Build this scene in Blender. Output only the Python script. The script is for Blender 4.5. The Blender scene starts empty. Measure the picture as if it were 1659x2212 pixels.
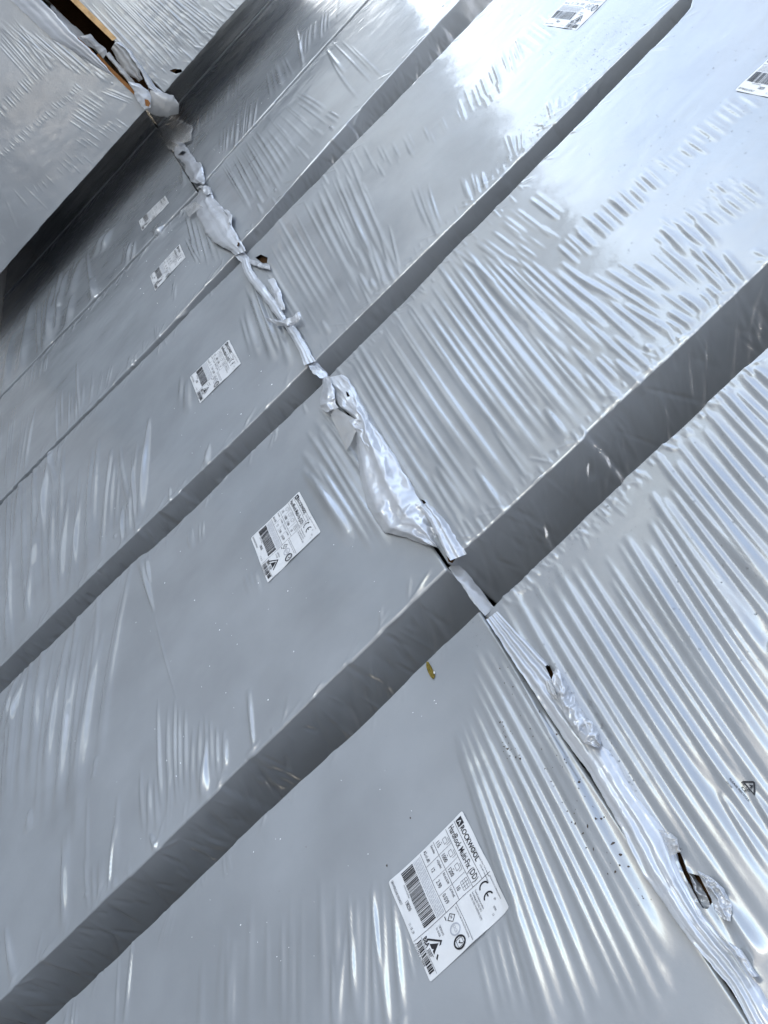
import bpy, math, random
import numpy as np
from mathutils import Matrix, Vector
random.seed(7)
RNG = np.random.default_rng(11)
SC = bpy.context.scene
COL = SC.collection

# ------------------------------------------------------------------ camera
CZ = 2.46                                  # eye height above the yard
FPX, IW, IH = 1900.0, 1659.0, 2212.0       # focal length and frame, in the units the photo was measured in
roll, pitch, yaw = (math.radians(v) for v in (46.34, -9.17, 54.3))
fw = np.array([-math.sin(yaw)*math.cos(pitch), math.cos(yaw)*math.cos(pitch), math.sin(pitch)])
rt = np.cross(fw, [0, 0, 1.0]); rt /= np.linalg.norm(rt)
up = np.cross(rt, fw)
CR = math.cos(roll)*rt + math.sin(roll)*up
CU = -math.sin(roll)*rt + math.cos(roll)*up
cam = bpy.data.cameras.new('camera'); camo = bpy.data.objects.new('camera', cam); COL.objects.link(camo)
m = Matrix.Identity(4)
for i in range(3):
    m[i][0], m[i][1], m[i][2] = CR[i], CU[i], -fw[i]
m[0][3], m[1][3], m[2][3] = 0, 0, CZ
camo.matrix_world = m
cam.sensor_fit = 'VERTICAL'; cam.sensor_height = 36.0; cam.lens = FPX/IH*36.0
cam.clip_start = 0.02; cam.clip_end = 2000
SC.camera = camo

# ------------------------------------------------------------------ sky, sun, exposure
SUN_EL, SUN_AZ = math.radians(27), math.radians(-40)     # azimuth from +Y towards +X: the sun stands behind the row
w = bpy.data.worlds.new('World'); SC.world = w; w.use_nodes = True
nt = w.node_tree; bg = nt.nodes['Background']
sky = nt.nodes.new('ShaderNodeTexSky'); sky.sky_type = 'NISHITA'; sky.sun_disc = False
sky.sun_elevation = SUN_EL; sky.sun_rotation = SUN_AZ
sky.air_density = 1.0; sky.dust_density = .7; sky.ozone_density = 1.0
# thin broken cloud over the whole sky
tc = nt.nodes.new('ShaderNodeTexCoord'); sx = nt.nodes.new('ShaderNodeSeparateXYZ'); nt.links.new(tc.outputs['Generated'], sx.inputs[0])
zp = nt.nodes.new('ShaderNodeMath'); zp.operation = 'MAXIMUM'; nt.links.new(sx.outputs[2], zp.inputs[0]); zp.inputs[1].default_value = 0.0
za = nt.nodes.new('ShaderNodeMath'); za.operation = 'ADD'; nt.links.new(zp.outputs[0], za.inputs[0]); za.inputs[1].default_value = .22
vd = nt.nodes.new('ShaderNodeVectorMath'); vd.operation = 'DIVIDE'; nt.links.new(tc.outputs['Generated'], vd.inputs[0])
cz_ = nt.nodes.new('ShaderNodeCombineXYZ')
for k_ in range(3): nt.links.new(za.outputs[0], cz_.inputs[k_])
nt.links.new(cz_.outputs[0], vd.inputs[1])
cn = nt.nodes.new('ShaderNodeTexNoise'); cn.inputs['Scale'].default_value = .9; cn.inputs['Detail'].default_value = 5; nt.links.new(vd.outputs[0], cn.inputs['Vector'])
cr_ = nt.nodes.new('ShaderNodeMapRange'); cr_.inputs[1].default_value = .38; cr_.inputs[2].default_value = .72; cr_.inputs[3].default_value = .25; cr_.inputs[4].default_value = .9
nt.links.new(cn.outputs[0], cr_.inputs[0])
bw = nt.nodes.new('ShaderNodeRGBToBW'); nt.links.new(sky.outputs[0], bw.inputs[0])
cl = nt.nodes.new('ShaderNodeVectorMath'); cl.operation = 'SCALE'; cl.inputs[0].default_value = (1.17, 1.13, 1.08); nt.links.new(bw.outputs[0], cl.inputs['Scale'])
mx_ = nt.nodes.new('ShaderNodeMix'); mx_.data_type = 'RGBA'; nt.links.new(cr_.outputs[0], mx_.inputs[0]); nt.links.new(sky.outputs[0], mx_.inputs[6]); nt.links.new(cl.outputs[0], mx_.inputs[7])
nt.links.new(mx_.outputs[2], bg.inputs[0]); bg.inputs[1].default_value = 0.15
sd = bpy.data.lights.new('sun', 'SUN'); sd.energy = 2.5; sd.angle = math.radians(0.5); sd.color = (1, .93, .83)
so = bpy.data.objects.new('sun', sd); COL.objects.link(so)
sv = Vector((math.sin(SUN_AZ)*math.cos(SUN_EL), math.cos(SUN_AZ)*math.cos(SUN_EL), math.sin(SUN_EL)))
so.rotation_euler = sv.to_track_quat('Z', 'Y').to_euler()
so.location = (0, 20, 20)
SC.view_settings.view_transform = 'Standard'; SC.view_settings.look = 'None'
SC.view_settings.gamma = 1.0; SC.view_settings.exposure = 2.7

# ------------------------------------------------------------------ materials
def new_mat(name):
    mt = bpy.data.materials.new(name); mt.use_nodes = True
    n = mt.node_tree.nodes; l = mt.node_tree.links
    return mt, n, l, n['Principled BSDF']
def noise(n, l, scale, detail=3, vec=None, rough=.5):
    t = n.new('ShaderNodeTexNoise'); t.inputs['Scale'].default_value = scale
    t.inputs['Detail'].default_value = detail; t.inputs['Roughness'].default_value = rough
    if vec is not None: l.new(vec, t.inputs['Vector'])
    return t
def ramp(n, l, src, stops):
    r = n.new('ShaderNodeValToRGB'); l.new(src, r.inputs[0])
    e = r.color_ramp.elements
    e[0].position, e[0].color = stops[0][0], (*stops[0][1], 1)
    e[1].position, e[1].color = stops[-1][0], (*stops[-1][1], 1)
    for p, c in stops[1:-1]:
        k = e.new(p); k.color = (*c, 1)
    return r
def film_mat(name, base, rough, ior, bump=.08, alpha=1.0):
    mt, n, l, b = new_mat(name)
    g = n.new('ShaderNodeNewGeometry')
    c = noise(n, l, 3.0, 4, g.outputs['Position'])
    lo = tuple(v*.9 for v in base); hi = tuple(v*1.1 for v in base)
    r = ramp(n, l, c.outputs[0], [(.35, lo), (.65, hi)]); l.new(r.outputs[0], b.inputs['Base Color'])
    rr = noise(n, l, 7.0, 5, g.outputs['Position'])
    mr = n.new('ShaderNodeMapRange'); l.new(rr.outputs[0], mr.inputs[0])
    mr.inputs[1].default_value = .3; mr.inputs[2].default_value = .7
    mr.inputs[3].default_value = rough*.7; mr.inputs[4].default_value = rough*1.35
    l.new(mr.outputs[0], b.inputs['Roughness'])
    b.inputs['IOR'].default_value = ior
    b1 = noise(n, l, 60.0, 4, g.outputs['Position']); b2 = noise(n, l, 380.0, 2, g.outputs['Position'])
    ad = n.new('ShaderNodeMath'); ad.operation = 'MULTIPLY_ADD'; ad.inputs[1].default_value = .12
    l.new(b2.outputs[0], ad.inputs[0]); l.new(b1.outputs[0], ad.inputs[2])
    bp = n.new('ShaderNodeBump'); bp.inputs['Strength'].default_value = bump; bp.inputs['Distance'].default_value = .004
    l.new(ad.outputs[0], bp.inputs['Height']); l.new(bp.outputs[0], b.inputs['Normal'])
    b.inputs['Alpha'].default_value = alpha
    return mt
FILM = film_mat('stretch_film', (.197, .209, .222), .17, 2.25)
FLAP = film_mat('loose_film', (.33, .342, .365), .13, 2.3, .1)
CLEAR = film_mat('thin_film', (.4, .4, .4), .15, 2.0, .1, .62)

def plain(name, col, rough=.5, spec=.5, nscale=40, amt=.15):
    mt, n, l, b = new_mat(name)
    g = n.new('ShaderNodeNewGeometry'); c = noise(n, l, nscale, 4, g.outputs['Position'])
    r = ramp(n, l, c.outputs[0], [(.3, tuple(v*(1-amt) for v in col)), (.7, tuple(min(1, v*(1+amt)) for v in col))])
    l.new(r.outputs[0], b.inputs['Base Color']); b.inputs['Roughness'].default_value = rough
    b.inputs['Specular IOR Level'].default_value = spec
    return mt
LABELM = plain('label_paper', (.5, .503, .51), .28, .6, 30, .03)
INK = plain('black_ink', (.012, .012, .016), .45, .3, 60, .2)
INKGREY = plain('grey_ink', (.3, .31, .34), .5, .3, 60, .1)
DIRT = plain('dirt', (.05, .037, .028), .8, .2, 200, .4)
LINT = plain('white_lint', (.75, .75, .76), .6, .3, 200, .1)
WOOD = plain('softwood', (.42, .27, .13), .7, .2, 25, .25)
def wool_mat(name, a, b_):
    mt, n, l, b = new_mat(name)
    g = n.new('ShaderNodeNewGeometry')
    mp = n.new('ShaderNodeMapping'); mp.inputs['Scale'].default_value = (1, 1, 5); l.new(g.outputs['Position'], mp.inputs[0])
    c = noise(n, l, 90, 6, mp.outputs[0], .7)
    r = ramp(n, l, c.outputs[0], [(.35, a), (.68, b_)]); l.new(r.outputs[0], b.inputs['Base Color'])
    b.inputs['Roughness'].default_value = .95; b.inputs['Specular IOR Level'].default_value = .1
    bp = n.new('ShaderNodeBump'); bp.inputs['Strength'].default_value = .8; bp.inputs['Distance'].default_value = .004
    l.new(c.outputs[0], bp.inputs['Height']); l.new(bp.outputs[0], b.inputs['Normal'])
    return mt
WOOL = wool_mat('shaded_mineral_wool', (.024, .011, .005), (.065, .035, .014))  # wool colour darkened to stand in for deep shade in holes and crack
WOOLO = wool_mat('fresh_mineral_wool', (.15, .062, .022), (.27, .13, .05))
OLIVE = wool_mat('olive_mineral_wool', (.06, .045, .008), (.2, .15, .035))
mt, n, l, b = new_mat('water'); DROP = mt
b.inputs['Transmission Weight'].default_value = 1; b.inputs['IOR'].default_value = 1.33; b.inputs['Roughness'].default_value = .02
mt, n, l, b = new_mat('concrete'); CONC = mt
g = n.new('ShaderNodeNewGeometry'); c = noise(n, l, .8, 8, g.outputs['Position'], .65)
r = ramp(n, l, c.outputs[0], [(.3, (.34, .31, .27)), (.7, (.47, .43, .375))]); l.new(r.outputs[0], b.inputs['Base Color'])
b.inputs['Roughness'].default_value = .85

# ------------------------------------------------------------------ helpers
def to_mesh(name, co, faces_flat, loop_n, mat, parent=None, smooth=True):
    """co (N,3) world coordinates; faces_flat flat vertex indices with loop_n per face (int or array)."""
    me = bpy.data.meshes.new(name)
    co = np.asarray(co, np.float32); fl = np.asarray(faces_flat, np.int32).ravel()
    nf = len(fl)//loop_n if np.isscalar(loop_n) else len(loop_n)
    tot = np.full(nf, loop_n, np.int32) if np.isscalar(loop_n) else np.asarray(loop_n, np.int32)
    st = np.concatenate([[0], np.cumsum(tot)[:-1]]).astype(np.int32)
    me.vertices.add(len(co)); me.vertices.foreach_set('co', co.ravel())
    me.loops.add(len(fl)); me.loops.foreach_set('vertex_index', fl)
    me.polygons.add(nf); me.polygons.foreach_set('loop_start', st); me.polygons.foreach_set('loop_total', tot)
    me.polygons.foreach_set('use_smooth', np.full(nf, smooth))
    me.update(calc_edges=True); me.validate()
    me.materials.append(mat)
    o = bpy.data.objects.new(name, me); COL.objects.link(o)
    if parent is not None: o.parent = parent; o.matrix_parent_inverse = parent.matrix_world.inverted()
    return o
def thing(name, label, cat, loc, group=None):
    o = bpy.data.objects.new(name, None); COL.objects.link(o); o.location = loc
    o.empty_display_size = .1
    o.matrix_world = Matrix.Translation(loc)
    o['label'] = label; o['category'] = cat
    if group: o['group'] = group
    return o
def grid_faces(a, b_):
    i, j = np.meshgrid(np.arange(a-1), np.arange(b_-1), indexing='ij')
    k = i*b_ + j
    return np.stack([k, k+b_, k+b_+1, k+1], -1).reshape(-1, 4)
def vnoise(x, y, s, seed):
    """smooth value noise, about -1..1"""
    rg = np.random.default_rng(seed); T = rg.uniform(-1, 1, (64, 64))
    x = np.asarray(x)/s + 17.3; y = np.asarray(y)/s + 9.1
    xi = np.floor(x).astype(int); yi = np.floor(y).astype(int); fx = x-xi; fy = y-yi
    fx = fx*fx*fx*(fx*(fx*6-15)+10); fy = fy*fy*fy*(fy*(fy*6-15)+10)
    a = T[xi % 64, yi % 64]; b_ = T[(xi+1) % 64, yi % 64]; c_ = T[xi % 64, (yi+1) % 64]; d = T[(xi+1) % 64, (yi+1) % 64]
    return (a*(1-fx)+b_*fx)*(1-fy) + (c_*(1-fx)+d*fx)*fy
def crumple(x, y, s, seed):
    h = 0; amp = 1.0
    for k in range(3):
        an = .7*k + seed; c_, s_ = math.cos(an), math.sin(an)
        h = h + amp*(1-2.2*np.abs(vnoise(c_*x+s_*y, -s_*x+c_*y, s/(1.8**k), seed*13+k)))
        amp *= .42
    return h
def ray(q):
    return (q[0]-IW/2)*CR - (q[1]-IH/2)*CU + FPX*fw
def lerp(a, b_, t): return (a[0]+(b_[0]-a[0])*t, a[1]+(b_[1]-a[1])*t)
def inpoly(x, y, P):
    c_ = np.zeros(np.shape(x), bool); j = len(P)-1
    for i in range(len(P)):
        xi, yi = P[i]; xj, yj = P[j]
        if yi != yj:
            c_ ^= ((yi > y) != (yj > y)) & (x < (xj-xi)*(y-yi)/(yj-yi)+xi)
        j = i
    return c_

# ------------------------------------------------------------------ a wrapped pack of insulation
class Pack:
    def __init__(s, kind, D, zlo, zhi, left, right, res=(.004, .004), fine=None, seed=1):
        """kind 'row': front plane y=D facing -y; 'side': front plane x=-D facing +x. left/right: [(z,u)...] edges."""
        s.kind, s.D, s.z0, s.z1, s.seed = kind, D, zlo, zhi, seed
        s.pitch = (.115*D/1.37) if kind == 'row' else .125
        s.L = np.array(sorted(left)); s.R = np.array(sorted(right))
        for A_ in (s.L, s.R):                             # straight board edges, with a little of the traced wander kept
            if len(A_) > 3:
                mk = A_[:, 0] < 1.05; c_ = np.polyfit(A_[mk, 0], A_[mk, 1], 1); f_ = np.polyval(c_, A_[mk, 0]); A_[mk, 1] = f_+.45*(A_[mk, 1]-f_)
        s.res = res; s.fine = fine; s.gain = 1.0; s.kexp = .4; s.kk = (math.hypot((left[0][1]+right[0][1])/2, D)/1.6)**.5 if kind == 'row' else 1.6; s.openlo = s.openhi = False; s.strokes = []; s.holes = []; s.labels = []
        s.W0 = float(np.mean(s.R[:, 1])-np.mean(s.L[:, 1]))
        rg = np.random.default_rng(seed+100)
        nl = int((zhi-zlo)/s.pitch)+2
        s.joints = zhi - s.pitch*np.arange(1, nl) + rg.normal(0, .004, nl-1)
        s.offL = rg.normal(0, .0022, nl+1); s.offR = rg.normal(0, .0022, nl+1)
        s.rg = rg
    def unproj(s, q, off=0.0):
        r = ray(q)
        if s.kind == 'row': t = (s.D-off)/r[1]; p = r*t; return p[0], p[2]
        t = (-s.D+off)/r[0]; p = r*t; return p[1], p[2]
    def edge(s, z, left):
        a = s.L if left else s.R
        x = np.interp(z, a[:, 0], a[:, 1])
        o = s.offL if left else s.offR
        f = (s.z1-np.asarray(z))/s.pitch
        i = np.clip(np.floor(f).astype(int), 0, len(o)-2); t = np.clip((f-i-.82)/.18, 0, 1); t = t*t*(3-2*t)
        return x + o[i]*(1-t)+o[i+1]*t
    def toU(s, q):
        u, z = s.unproj(q); a = np.interp(z, s.L[:, 0], s.L[:, 1]); b_ = np.interp(z, s.R[:, 0], s.R[:, 1])
        return (u-a)/(b_-a)*s.W0, z
    def world(s, u, nn, z):
        u, nn, z = np.broadcast_arrays(u, nn, z)
        if s.kind == 'row': return np.stack([u, s.D-nn, z+CZ], -1)
        return np.stack([-s.D+nn, u, z+CZ], -1)
    def kq(s, q):
        """sizes were judged in the picture: what stands farther off is larger on the film"""
        r = ray(q); t = s.D/r[1] if s.kind == 'row' else -s.D/r[0]
        return (np.linalg.norm(r)*t/1.6)**s.kexp
    # strokes are in (U,z): pts, width, amplitude, relative widths at the two ends, sharpness of taper
    def stroke(s, pts, wd, amp, e0=.5, e1=1.0, tp=.9):
        amp *= s.gain
        s.strokes.append((np.array(pts, float), wd, amp, e0, e1, tp))
    def grp(s, A, B, C, D_, n_, wd, amp, jit=.5, brk=0.0, bend=0.0, e0=.5, e1=1.0, lj=.12):
        rg = s.rg
        for i in range(n_):
            t = (i+.5+rg.uniform(-jit, jit))/n_
            p, q = lerp(A, B, t), lerp(C, D_, t)
            a0 = rg.uniform(-lj, lj); a1 = 1+rg.uniform(-lj, lj)
            p, q = lerp(p, q, a0), lerp(p, q, a1)
            segs = [(0, 1)]
            if brk:
                segs = []; k = rg.uniform(0, .15)
                while k < 1:
                    ln = rg.uniform(.5, 1.4)*brk
                    segs.append((k, min(1, k+ln))); k += ln + rg.uniform(.02, .12)
            for (k0, k1) in segs:
                if k1-k0 < .03: continue
                P, Q = lerp(p, q, k0), lerp(p, q, k1)
                nx, ny = -(Q[1]-P[1]), Q[0]-P[0]
                bb = bend + rg.normal(0, .012)
                M = ((P[0]+Q[0])/2+nx*bb, (P[1]+Q[1])/2+ny*bb)
                kk = s.kq(M); s.stroke([s.toU(P), s.toU(M), s.toU(Q)], kk*wd*1e-3*rg.uniform(.7, 1.35), kk*amp*1e-3*rg.uniform(.6, 1.35), e0, e1)
    def field(s, A, C, n_, wd, amp, jit=.3, brk=1.6, bend=.0, e0=.5, e1=1.0, lj=.08, gap=.05):
        """pleats that never cross: they run from the polyline A to the polyline C"""
        rg = s.rg
        def pt(Pl, v):
            P_ = np.array(Pl, float); d = np.concatenate([[0], np.cumsum(np.linalg.norm(np.diff(P_, axis=0), axis=1))])
            v = np.clip(v, 0, 1)*d[-1]; return (np.interp(v, d, P_[:, 0]), np.interp(v, d, P_[:, 1]))
        for i in range(n_):
            v = (i+.5+rg.uniform(-jit, jit))/n_
            p, q = pt(A, v), pt(C, v+rg.normal(0, .1/n_)); k = rg.uniform(-lj, lj); big = rg.uniform(.6, 1.35)
            while k < 1-.1:
                ln = min(rg.uniform(.5, 1.3)*brk, 1+rg.uniform(-lj, lj)-k)
                P_, Q = lerp(p, q, k), lerp(p, q, k+ln); k += ln+rg.uniform(.3, 1.6)*gap
                nx, ny = -(Q[1]-P_[1]), Q[0]-P_[0]; bb = bend*ln
                M = ((P_[0]+Q[0])/2+nx*bb, (P_[1]+Q[1])/2+ny*bb)
                f = rg.uniform(.85, 1.15)
                kk = s.kq(M); s.stroke([s.toU(P_), s.toU(M), s.toU(Q)], kk*wd*1e-3*big*f, kk*amp*1e-3*big*f*rg.uniform(.8, 1.15), e0, e1, .75)
                if rg.random() < .3:                      # a fine crease riding beside the fold
                    o_ = rg.choice([-1, 1])*rg.uniform(4, 8); L_ = math.hypot(nx, ny)
                    a_, b_ = lerp(P_, Q, rg.uniform(0, .5)), lerp(P_, Q, rg.uniform(.5, 1))
                    s.stroke([s.toU((a_[0]+nx/L_*o_, a_[1]+ny/L_*o_)), s.toU((b_[0]+nx/L_*o_, b_[1]+ny/L_*o_))], .0032, .0011, .7, 1)
    def one(s, pts, wd, amp, e0=.5, e1=1.0, tp=.8):
        kk = s.kq(pts[1 if len(pts) > 2 else 0]); wd *= kk; amp *= kk
        s.stroke([s.toU(p) for p in pts], wd*1e-3, amp*1e-3, e0, e1, tp)
    def dashes(s, A, B, n_, vec, wd, amp, jit=.4, lj=.25, pj=6):
        """a row of short parallel wrinkles whose centres run from A to B"""
        rg = s.rg
        for i in range(n_):
            c_ = lerp(A, B, (i+.5+rg.uniform(-jit, jit))/n_); k = rg.uniform(1-lj, 1+lj)/2
            ox, oy = rg.normal(0, pj, 2)
            P = (c_[0]+ox-vec[0]*k, c_[1]+oy-vec[1]*k); Q = (c_[0]+ox+vec[0]*k, c_[1]+oy+vec[1]*k)
            kk = s.kq(c_); s.stroke([s.toU(P), s.toU(Q)], kk*wd*1e-3*rg.uniform(.75, 1.25), kk*amp*1e-3*rg.uniform(.6, 1.3), .8, .8, .8)
    def edge_fans(s, left=True, right=True, amp=1.6, ln=.07, dirn=-.6, side=True, every=1):
        rg = s.rg
        for zj in s.joints[::every]:
            for lft in ((True,) if left else ())+((False,) if right else ()):
                u0 = 0.0 if lft else s.W0; kk = s.kk; sg = 1 if lft else -1
                for k in range(rg.integers(2, 6)):
                    L_ = s.kk*ln*rg.uniform(.3, 1.4); an = dirn*sg*-1 + rg.normal(0, .45)
                    zz = zj+rg.normal(0, .012)
                    s.stroke([(u0+sg*.002, zz), (u0+sg*L_*math.cos(an), zz+L_*math.sin(an))], s.kk*rg.uniform(.0025, .0055), s.kk*amp*1e-3*rg.uniform(.3, 1.2), .5, 1.2)
                if rg.random() < .6: s.stroke([(u0-sg*.03, zj), (u0+sg*.018, zj+rg.normal(0, .006))], .003, -.0016*rg.uniform(.3, 1.2), .8, .8)
                if side and not lft:
                    for k in range(rg.integers(1, 5)):
                        L_ = rg.uniform(.04, .16); zz = zj+rg.uniform(-.04, .04)
                        s.stroke([(s.W0+.008, zz), (s.W0+L_, zz-L_*rg.uniform(-.1, .5))], rg.uniform(.003, .008), rg.choice([-1, 1])*1e-3*rg.uniform(.5, 2.0), .5, 1.2)
    def side_crinkles(s, n_, zr=None):
        rg = s.rg
        for i in range(n_):
            zz = rg.uniform(s.z0 if zr is None else zr[0], s.z1 if zr is None else zr[1]); L_ = rg.uniform(.05, .24); x0 = rg.uniform(-.005, .1)
            sl = rg.normal(.25, .3)
            s.stroke([(s.W0+x0, zz), (s.W0+x0+L_, zz-L_*sl)], s.kk*rg.uniform(.004, .009), s.kk*1e-3*rg.uniform(.8, 2.4)*rg.choice([-1, -1, -1, 1]), .6, 1.1)
    def build_grid(s):
        r = .0045; ru, rz = s.res; W0 = s.W0
        dsl = [1.15, .5, .25, .12, .06, .03]
        prof = []                                        # (U, fx, off, n, nu, nn)
        for d in dsl: prof.append((-(d-r), 0, 0, -d, -1, 0))
        for k in range(7):
            a = k/6*math.pi/2
            prof.append((r*(a-math.pi/4), 0, r-r*math.cos(a), -r+r*math.sin(a), -math.cos(a), math.sin(a)))
        nf = int((W0-2*r)/ru)
        for k in range(1, nf):
            U = r+(W0-2*r)*k/nf
            prof.append((U, U/W0, 0, 0, 0, 1))
        for k in range(7):
            a = math.pi/2-k/6*math.pi/2
            prof.append((W0+r*(math.pi/4-a), 1, -r+r*math.cos(a), -r+r*math.sin(a), math.cos(a), math.sin(a)))
        d = r
        while d < .26: d += max(ru, .005); prof.append((W0+d-r, 1, 0, -d, 1, 0))
        for d in (.32, .5, 1.15): prof.append((W0+d-r, 1, 0, -d, 1, 0))
        P = np.array(prof)
        rz_ = .007; zs = []; ins = []
        for i_ in ((.03, .02) if s.openlo else (.5, .25, .12, .05)): zs.append(s.z0); ins.append(i_)
        for k in range(6):
            a = k/5*math.pi/2; zs.append(s.z0+rz_-rz_*math.cos(a)*1.0); ins.append(rz_-rz_*math.sin(a))
        zz = s.z0+rz_
        f0, f1 = s.fine if s.fine else (s.z0, s.z1)
        while zz < s.z1-rz_-rz:
            zz += rz if f0 <= zz <= f1 else .02
            if zz < s.z1-rz_-1e-4: zs.append(zz); ins.append(0)
        for k in range(6):
            a = math.pi/2-k/5*math.pi/2; zs.append(s.z1-rz_+rz_*math.cos(a)); ins.append(rz_-rz_*math.sin(a))
        for i_ in ((.02, .03) if s.openhi else (.05, .12, .25, .5)): zs.append(s.z1); ins.append(i_)
        zs = np.array(zs); ins = np.array(ins)
        U = P[:, 0]
        H = np.zeros((len(U), len(zs)))
        UU, ZZ = np.meshgrid(U, zs, indexing='ij')
        H += (.003 if s.kind == 'row' else .0008)*vnoise(UU, ZZ, .36, s.seed*7+1) + .0007*vnoise(UU, ZZ, .11, s.seed*7+2) + .0004*vnoise(UU, ZZ*.6, .035, s.seed*7+3)
        # slack and tight: each board layer bellies a little
        H += .0004*np.cos(2*math.pi*(s.z1-ZZ)/s.pitch)*np.exp(-np.minimum(np.abs(UU), np.abs(UU-W0))/.05)
        for pts, wd, amp, e0, e1, tp in s.strokes:
            mx = 3*wd*max(e0, e1, 1)
            lo = pts.min(0)-mx; hi = pts.max(0)+mx
            i0, i1 = np.searchsorted(U, [lo[0], hi[0]]); j0, j1 = np.searchsorted(zs, [lo[1], hi[1]])
            if i1-i0 < 1 or j1-j0 < 1: continue
            X = UU[i0:i1, j0:j1]; Y = ZZ[i0:i1, j0:j1]
            if len(pts) == 3:
                t_ = np.linspace(0, 1, 7)[:, None]; pp = (1-t_)**2*pts[0]+2*t_*(1-t_)*pts[1]+t_**2*pts[2]
            else: pp = pts
            ns = len(pp)-1; best = np.full(X.shape, 1e9); tb = np.zeros(X.shape)
            for k in range(ns):
                a, b_ = pp[k], pp[k+1]; dv = b_-a; L2 = dv@dv+1e-12
                t = np.clip(((X-a[0])*dv[0]+(Y-a[1])*dv[1])/L2, 0, 1)
                d2 = (X-a[0]-t*dv[0])**2+(Y-a[1]-t*dv[1])**2
                mk = d2 < best; best = np.where(mk, d2, best); tb = np.where(mk, (k+t)/ns, tb)
            wl = wd*(e0+(e1-e0)*tb)
            H[i0:i1, j0:j1] += amp*np.sin(math.pi*np.clip(tb, .0, 1))**tp*np.exp(-best/wl**2)
        s.masklist = []
        for lab in s.labels:
            c_ = [s.toU(q) for q in lab]; cx = np.mean([p[0] for p in c_]); cz = np.mean([p[1] for p in c_])
            hw = (abs(c_[1][0]-c_[0][0])+abs(c_[2][0]-c_[3][0]))/4; hh = (abs(c_[0][1]-c_[3][1])+abs(c_[1][1]-c_[2][1]))/4
            mk = np.clip((hw+.02-np.abs(UU-cx))/.03, 0, 1)*np.clip((hh+.02-np.abs(ZZ-cz))/.03, 0, 1)
            H *= 1-.65*mk
        H *= np.clip(1-ins/.02, .15, 1)[None, :]
        xl, xr = s.edge(zs, True), s.edge(zs, False)
        u = xl[None]+P[:, 1][:, None]*(xr-xl)[None]+P[:, 2][:, None]
        nn = np.repeat(P[:, 3][:, None], len(zs), 1)
        e = H-ins[None]
        u = u+P[:, 4][:, None]*e; nn = nn+P[:, 5][:, None]*e
        s.U, s.zs, s.H, s.u, s.n = U, zs, H, u, nn
    def sampleH(s, U, z):
        i = np.clip(np.searchsorted(s.U, U)-1, 0, len(s.U)-2); j = np.clip(np.searchsorted(s.zs, z)-1, 0, len(s.zs)-2)
        a = np.clip((U-s.U[i])/(s.U[i+1]-s.U[i]), 0, 1); b_ = np.clip((z-s.zs[j])/(s.zs[j+1]-s.zs[j]+1e-9), 0, 1)
        H = s.H
        return (H[i, j]*(1-a)+H[i+1, j]*a)*(1-b_)+(H[i, j+1]*(1-a)+H[i+1, j+1]*a)*b_
    def on(s, U, z, off):
        """world points on the film at (U,z), lifted by off"""
        U, z = np.asarray(U, float), np.asarray(z, float)
        a = np.interp(z, s.L[:, 0], s.L[:, 1]); b_ = np.interp(z, s.R[:, 0], s.R[:, 1])
        return s.world(a+U/s.W0*(b_-a), s.sampleH(U, z)+off, z)
    def make(s, name, label, group):
        s.build_grid()
        zc = (s.z0)
        base = s.world(np.float64(np.mean([s.L[:, 1].mean(), s.R[:, 1].mean()])), np.float64(-.5), np.float64(zc))
        root = thing(name, label, 'insulation pack', tuple(float(v) for v in base), group)
        s.root = root
        zz = np.repeat(s.zs[None], len(s.U), 0).copy()
        for h in s.holes:                                 # pull the nearest vertices onto the torn edge
            Pq = np.array([s.toU(q) for q in h]); mx = 1.2*max(s.res)
            i0, i1 = np.searchsorted(s.U, [Pq[:, 0].min()-mx, Pq[:, 0].max()+mx]); j0, j1 = np.searchsorted(s.zs, [Pq[:, 1].min()-mx, Pq[:, 1].max()+mx])
            X, Y = np.meshgrid(s.U[i0:i1], s.zs[j0:j1], indexing='ij'); bd = np.full(X.shape, 1e9); bx, by = X.copy(), Y.copy()
            for k in range(len(Pq)):
                a_, b_ = Pq[k], Pq[(k+1) % len(Pq)]; dv = b_-a_
                t = np.clip(((X-a_[0])*dv[0]+(Y-a_[1])*dv[1])/(dv@dv+1e-12), 0, 1)
                qx, qy = a_[0]+t*dv[0], a_[1]+t*dv[1]; d = np.hypot(X-qx, Y-qy); mk = d < bd
                bd = np.where(mk, d, bd); bx = np.where(mk, qx, bx); by = np.where(mk, qy, by)
            mk = bd < .62*max(s.res)
            s.u[i0:i1, j0:j1] += np.where(mk, bx-X, 0); zz[i0:i1, j0:j1] += np.where(mk, by-Y, 0)
        co = s.world(s.u, s.n, zz).reshape(-1, 3)
        F = grid_faces(len(s.U), len(s.zs))
        if s.kind == 'side' or True: F = F[:, ::1]
        if s.holes:
            cu = s.U[F//len(s.zs)].mean(1); cz = s.zs[F % len(s.zs)].mean(1)
            keep = np.ones(len(F), bool)
            for h in s.holes:
                keep &= ~inpoly(cu, cz, [s.toU(q) for q in h])
            F = F[keep]
        s.film = to_mesh('film_wrap', co, F, 4, FILM, root)
        # the wool inside
        xl, xr = s.L[:, 1].max(), s.R[:, 1].min()
        c8 = []
        for z_ in (s.z0+.02, s.z1-.02):
            for u_, n_ in ((xl+.03, -.022), (xr-.03, -.022), (xr-.03, -1.12), (xl+.03, -1.12)): c8.append(s.world(np.float64(u_), np.float64(n_), np.float64(z_)))
        fc = [[0, 1, 5, 4], [1, 2, 6, 5], [2, 3, 7, 6], [3, 0, 4, 7], [4, 5, 6, 7], [3, 2, 1, 0]]
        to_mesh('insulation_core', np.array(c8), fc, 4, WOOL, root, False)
        return root

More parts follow.
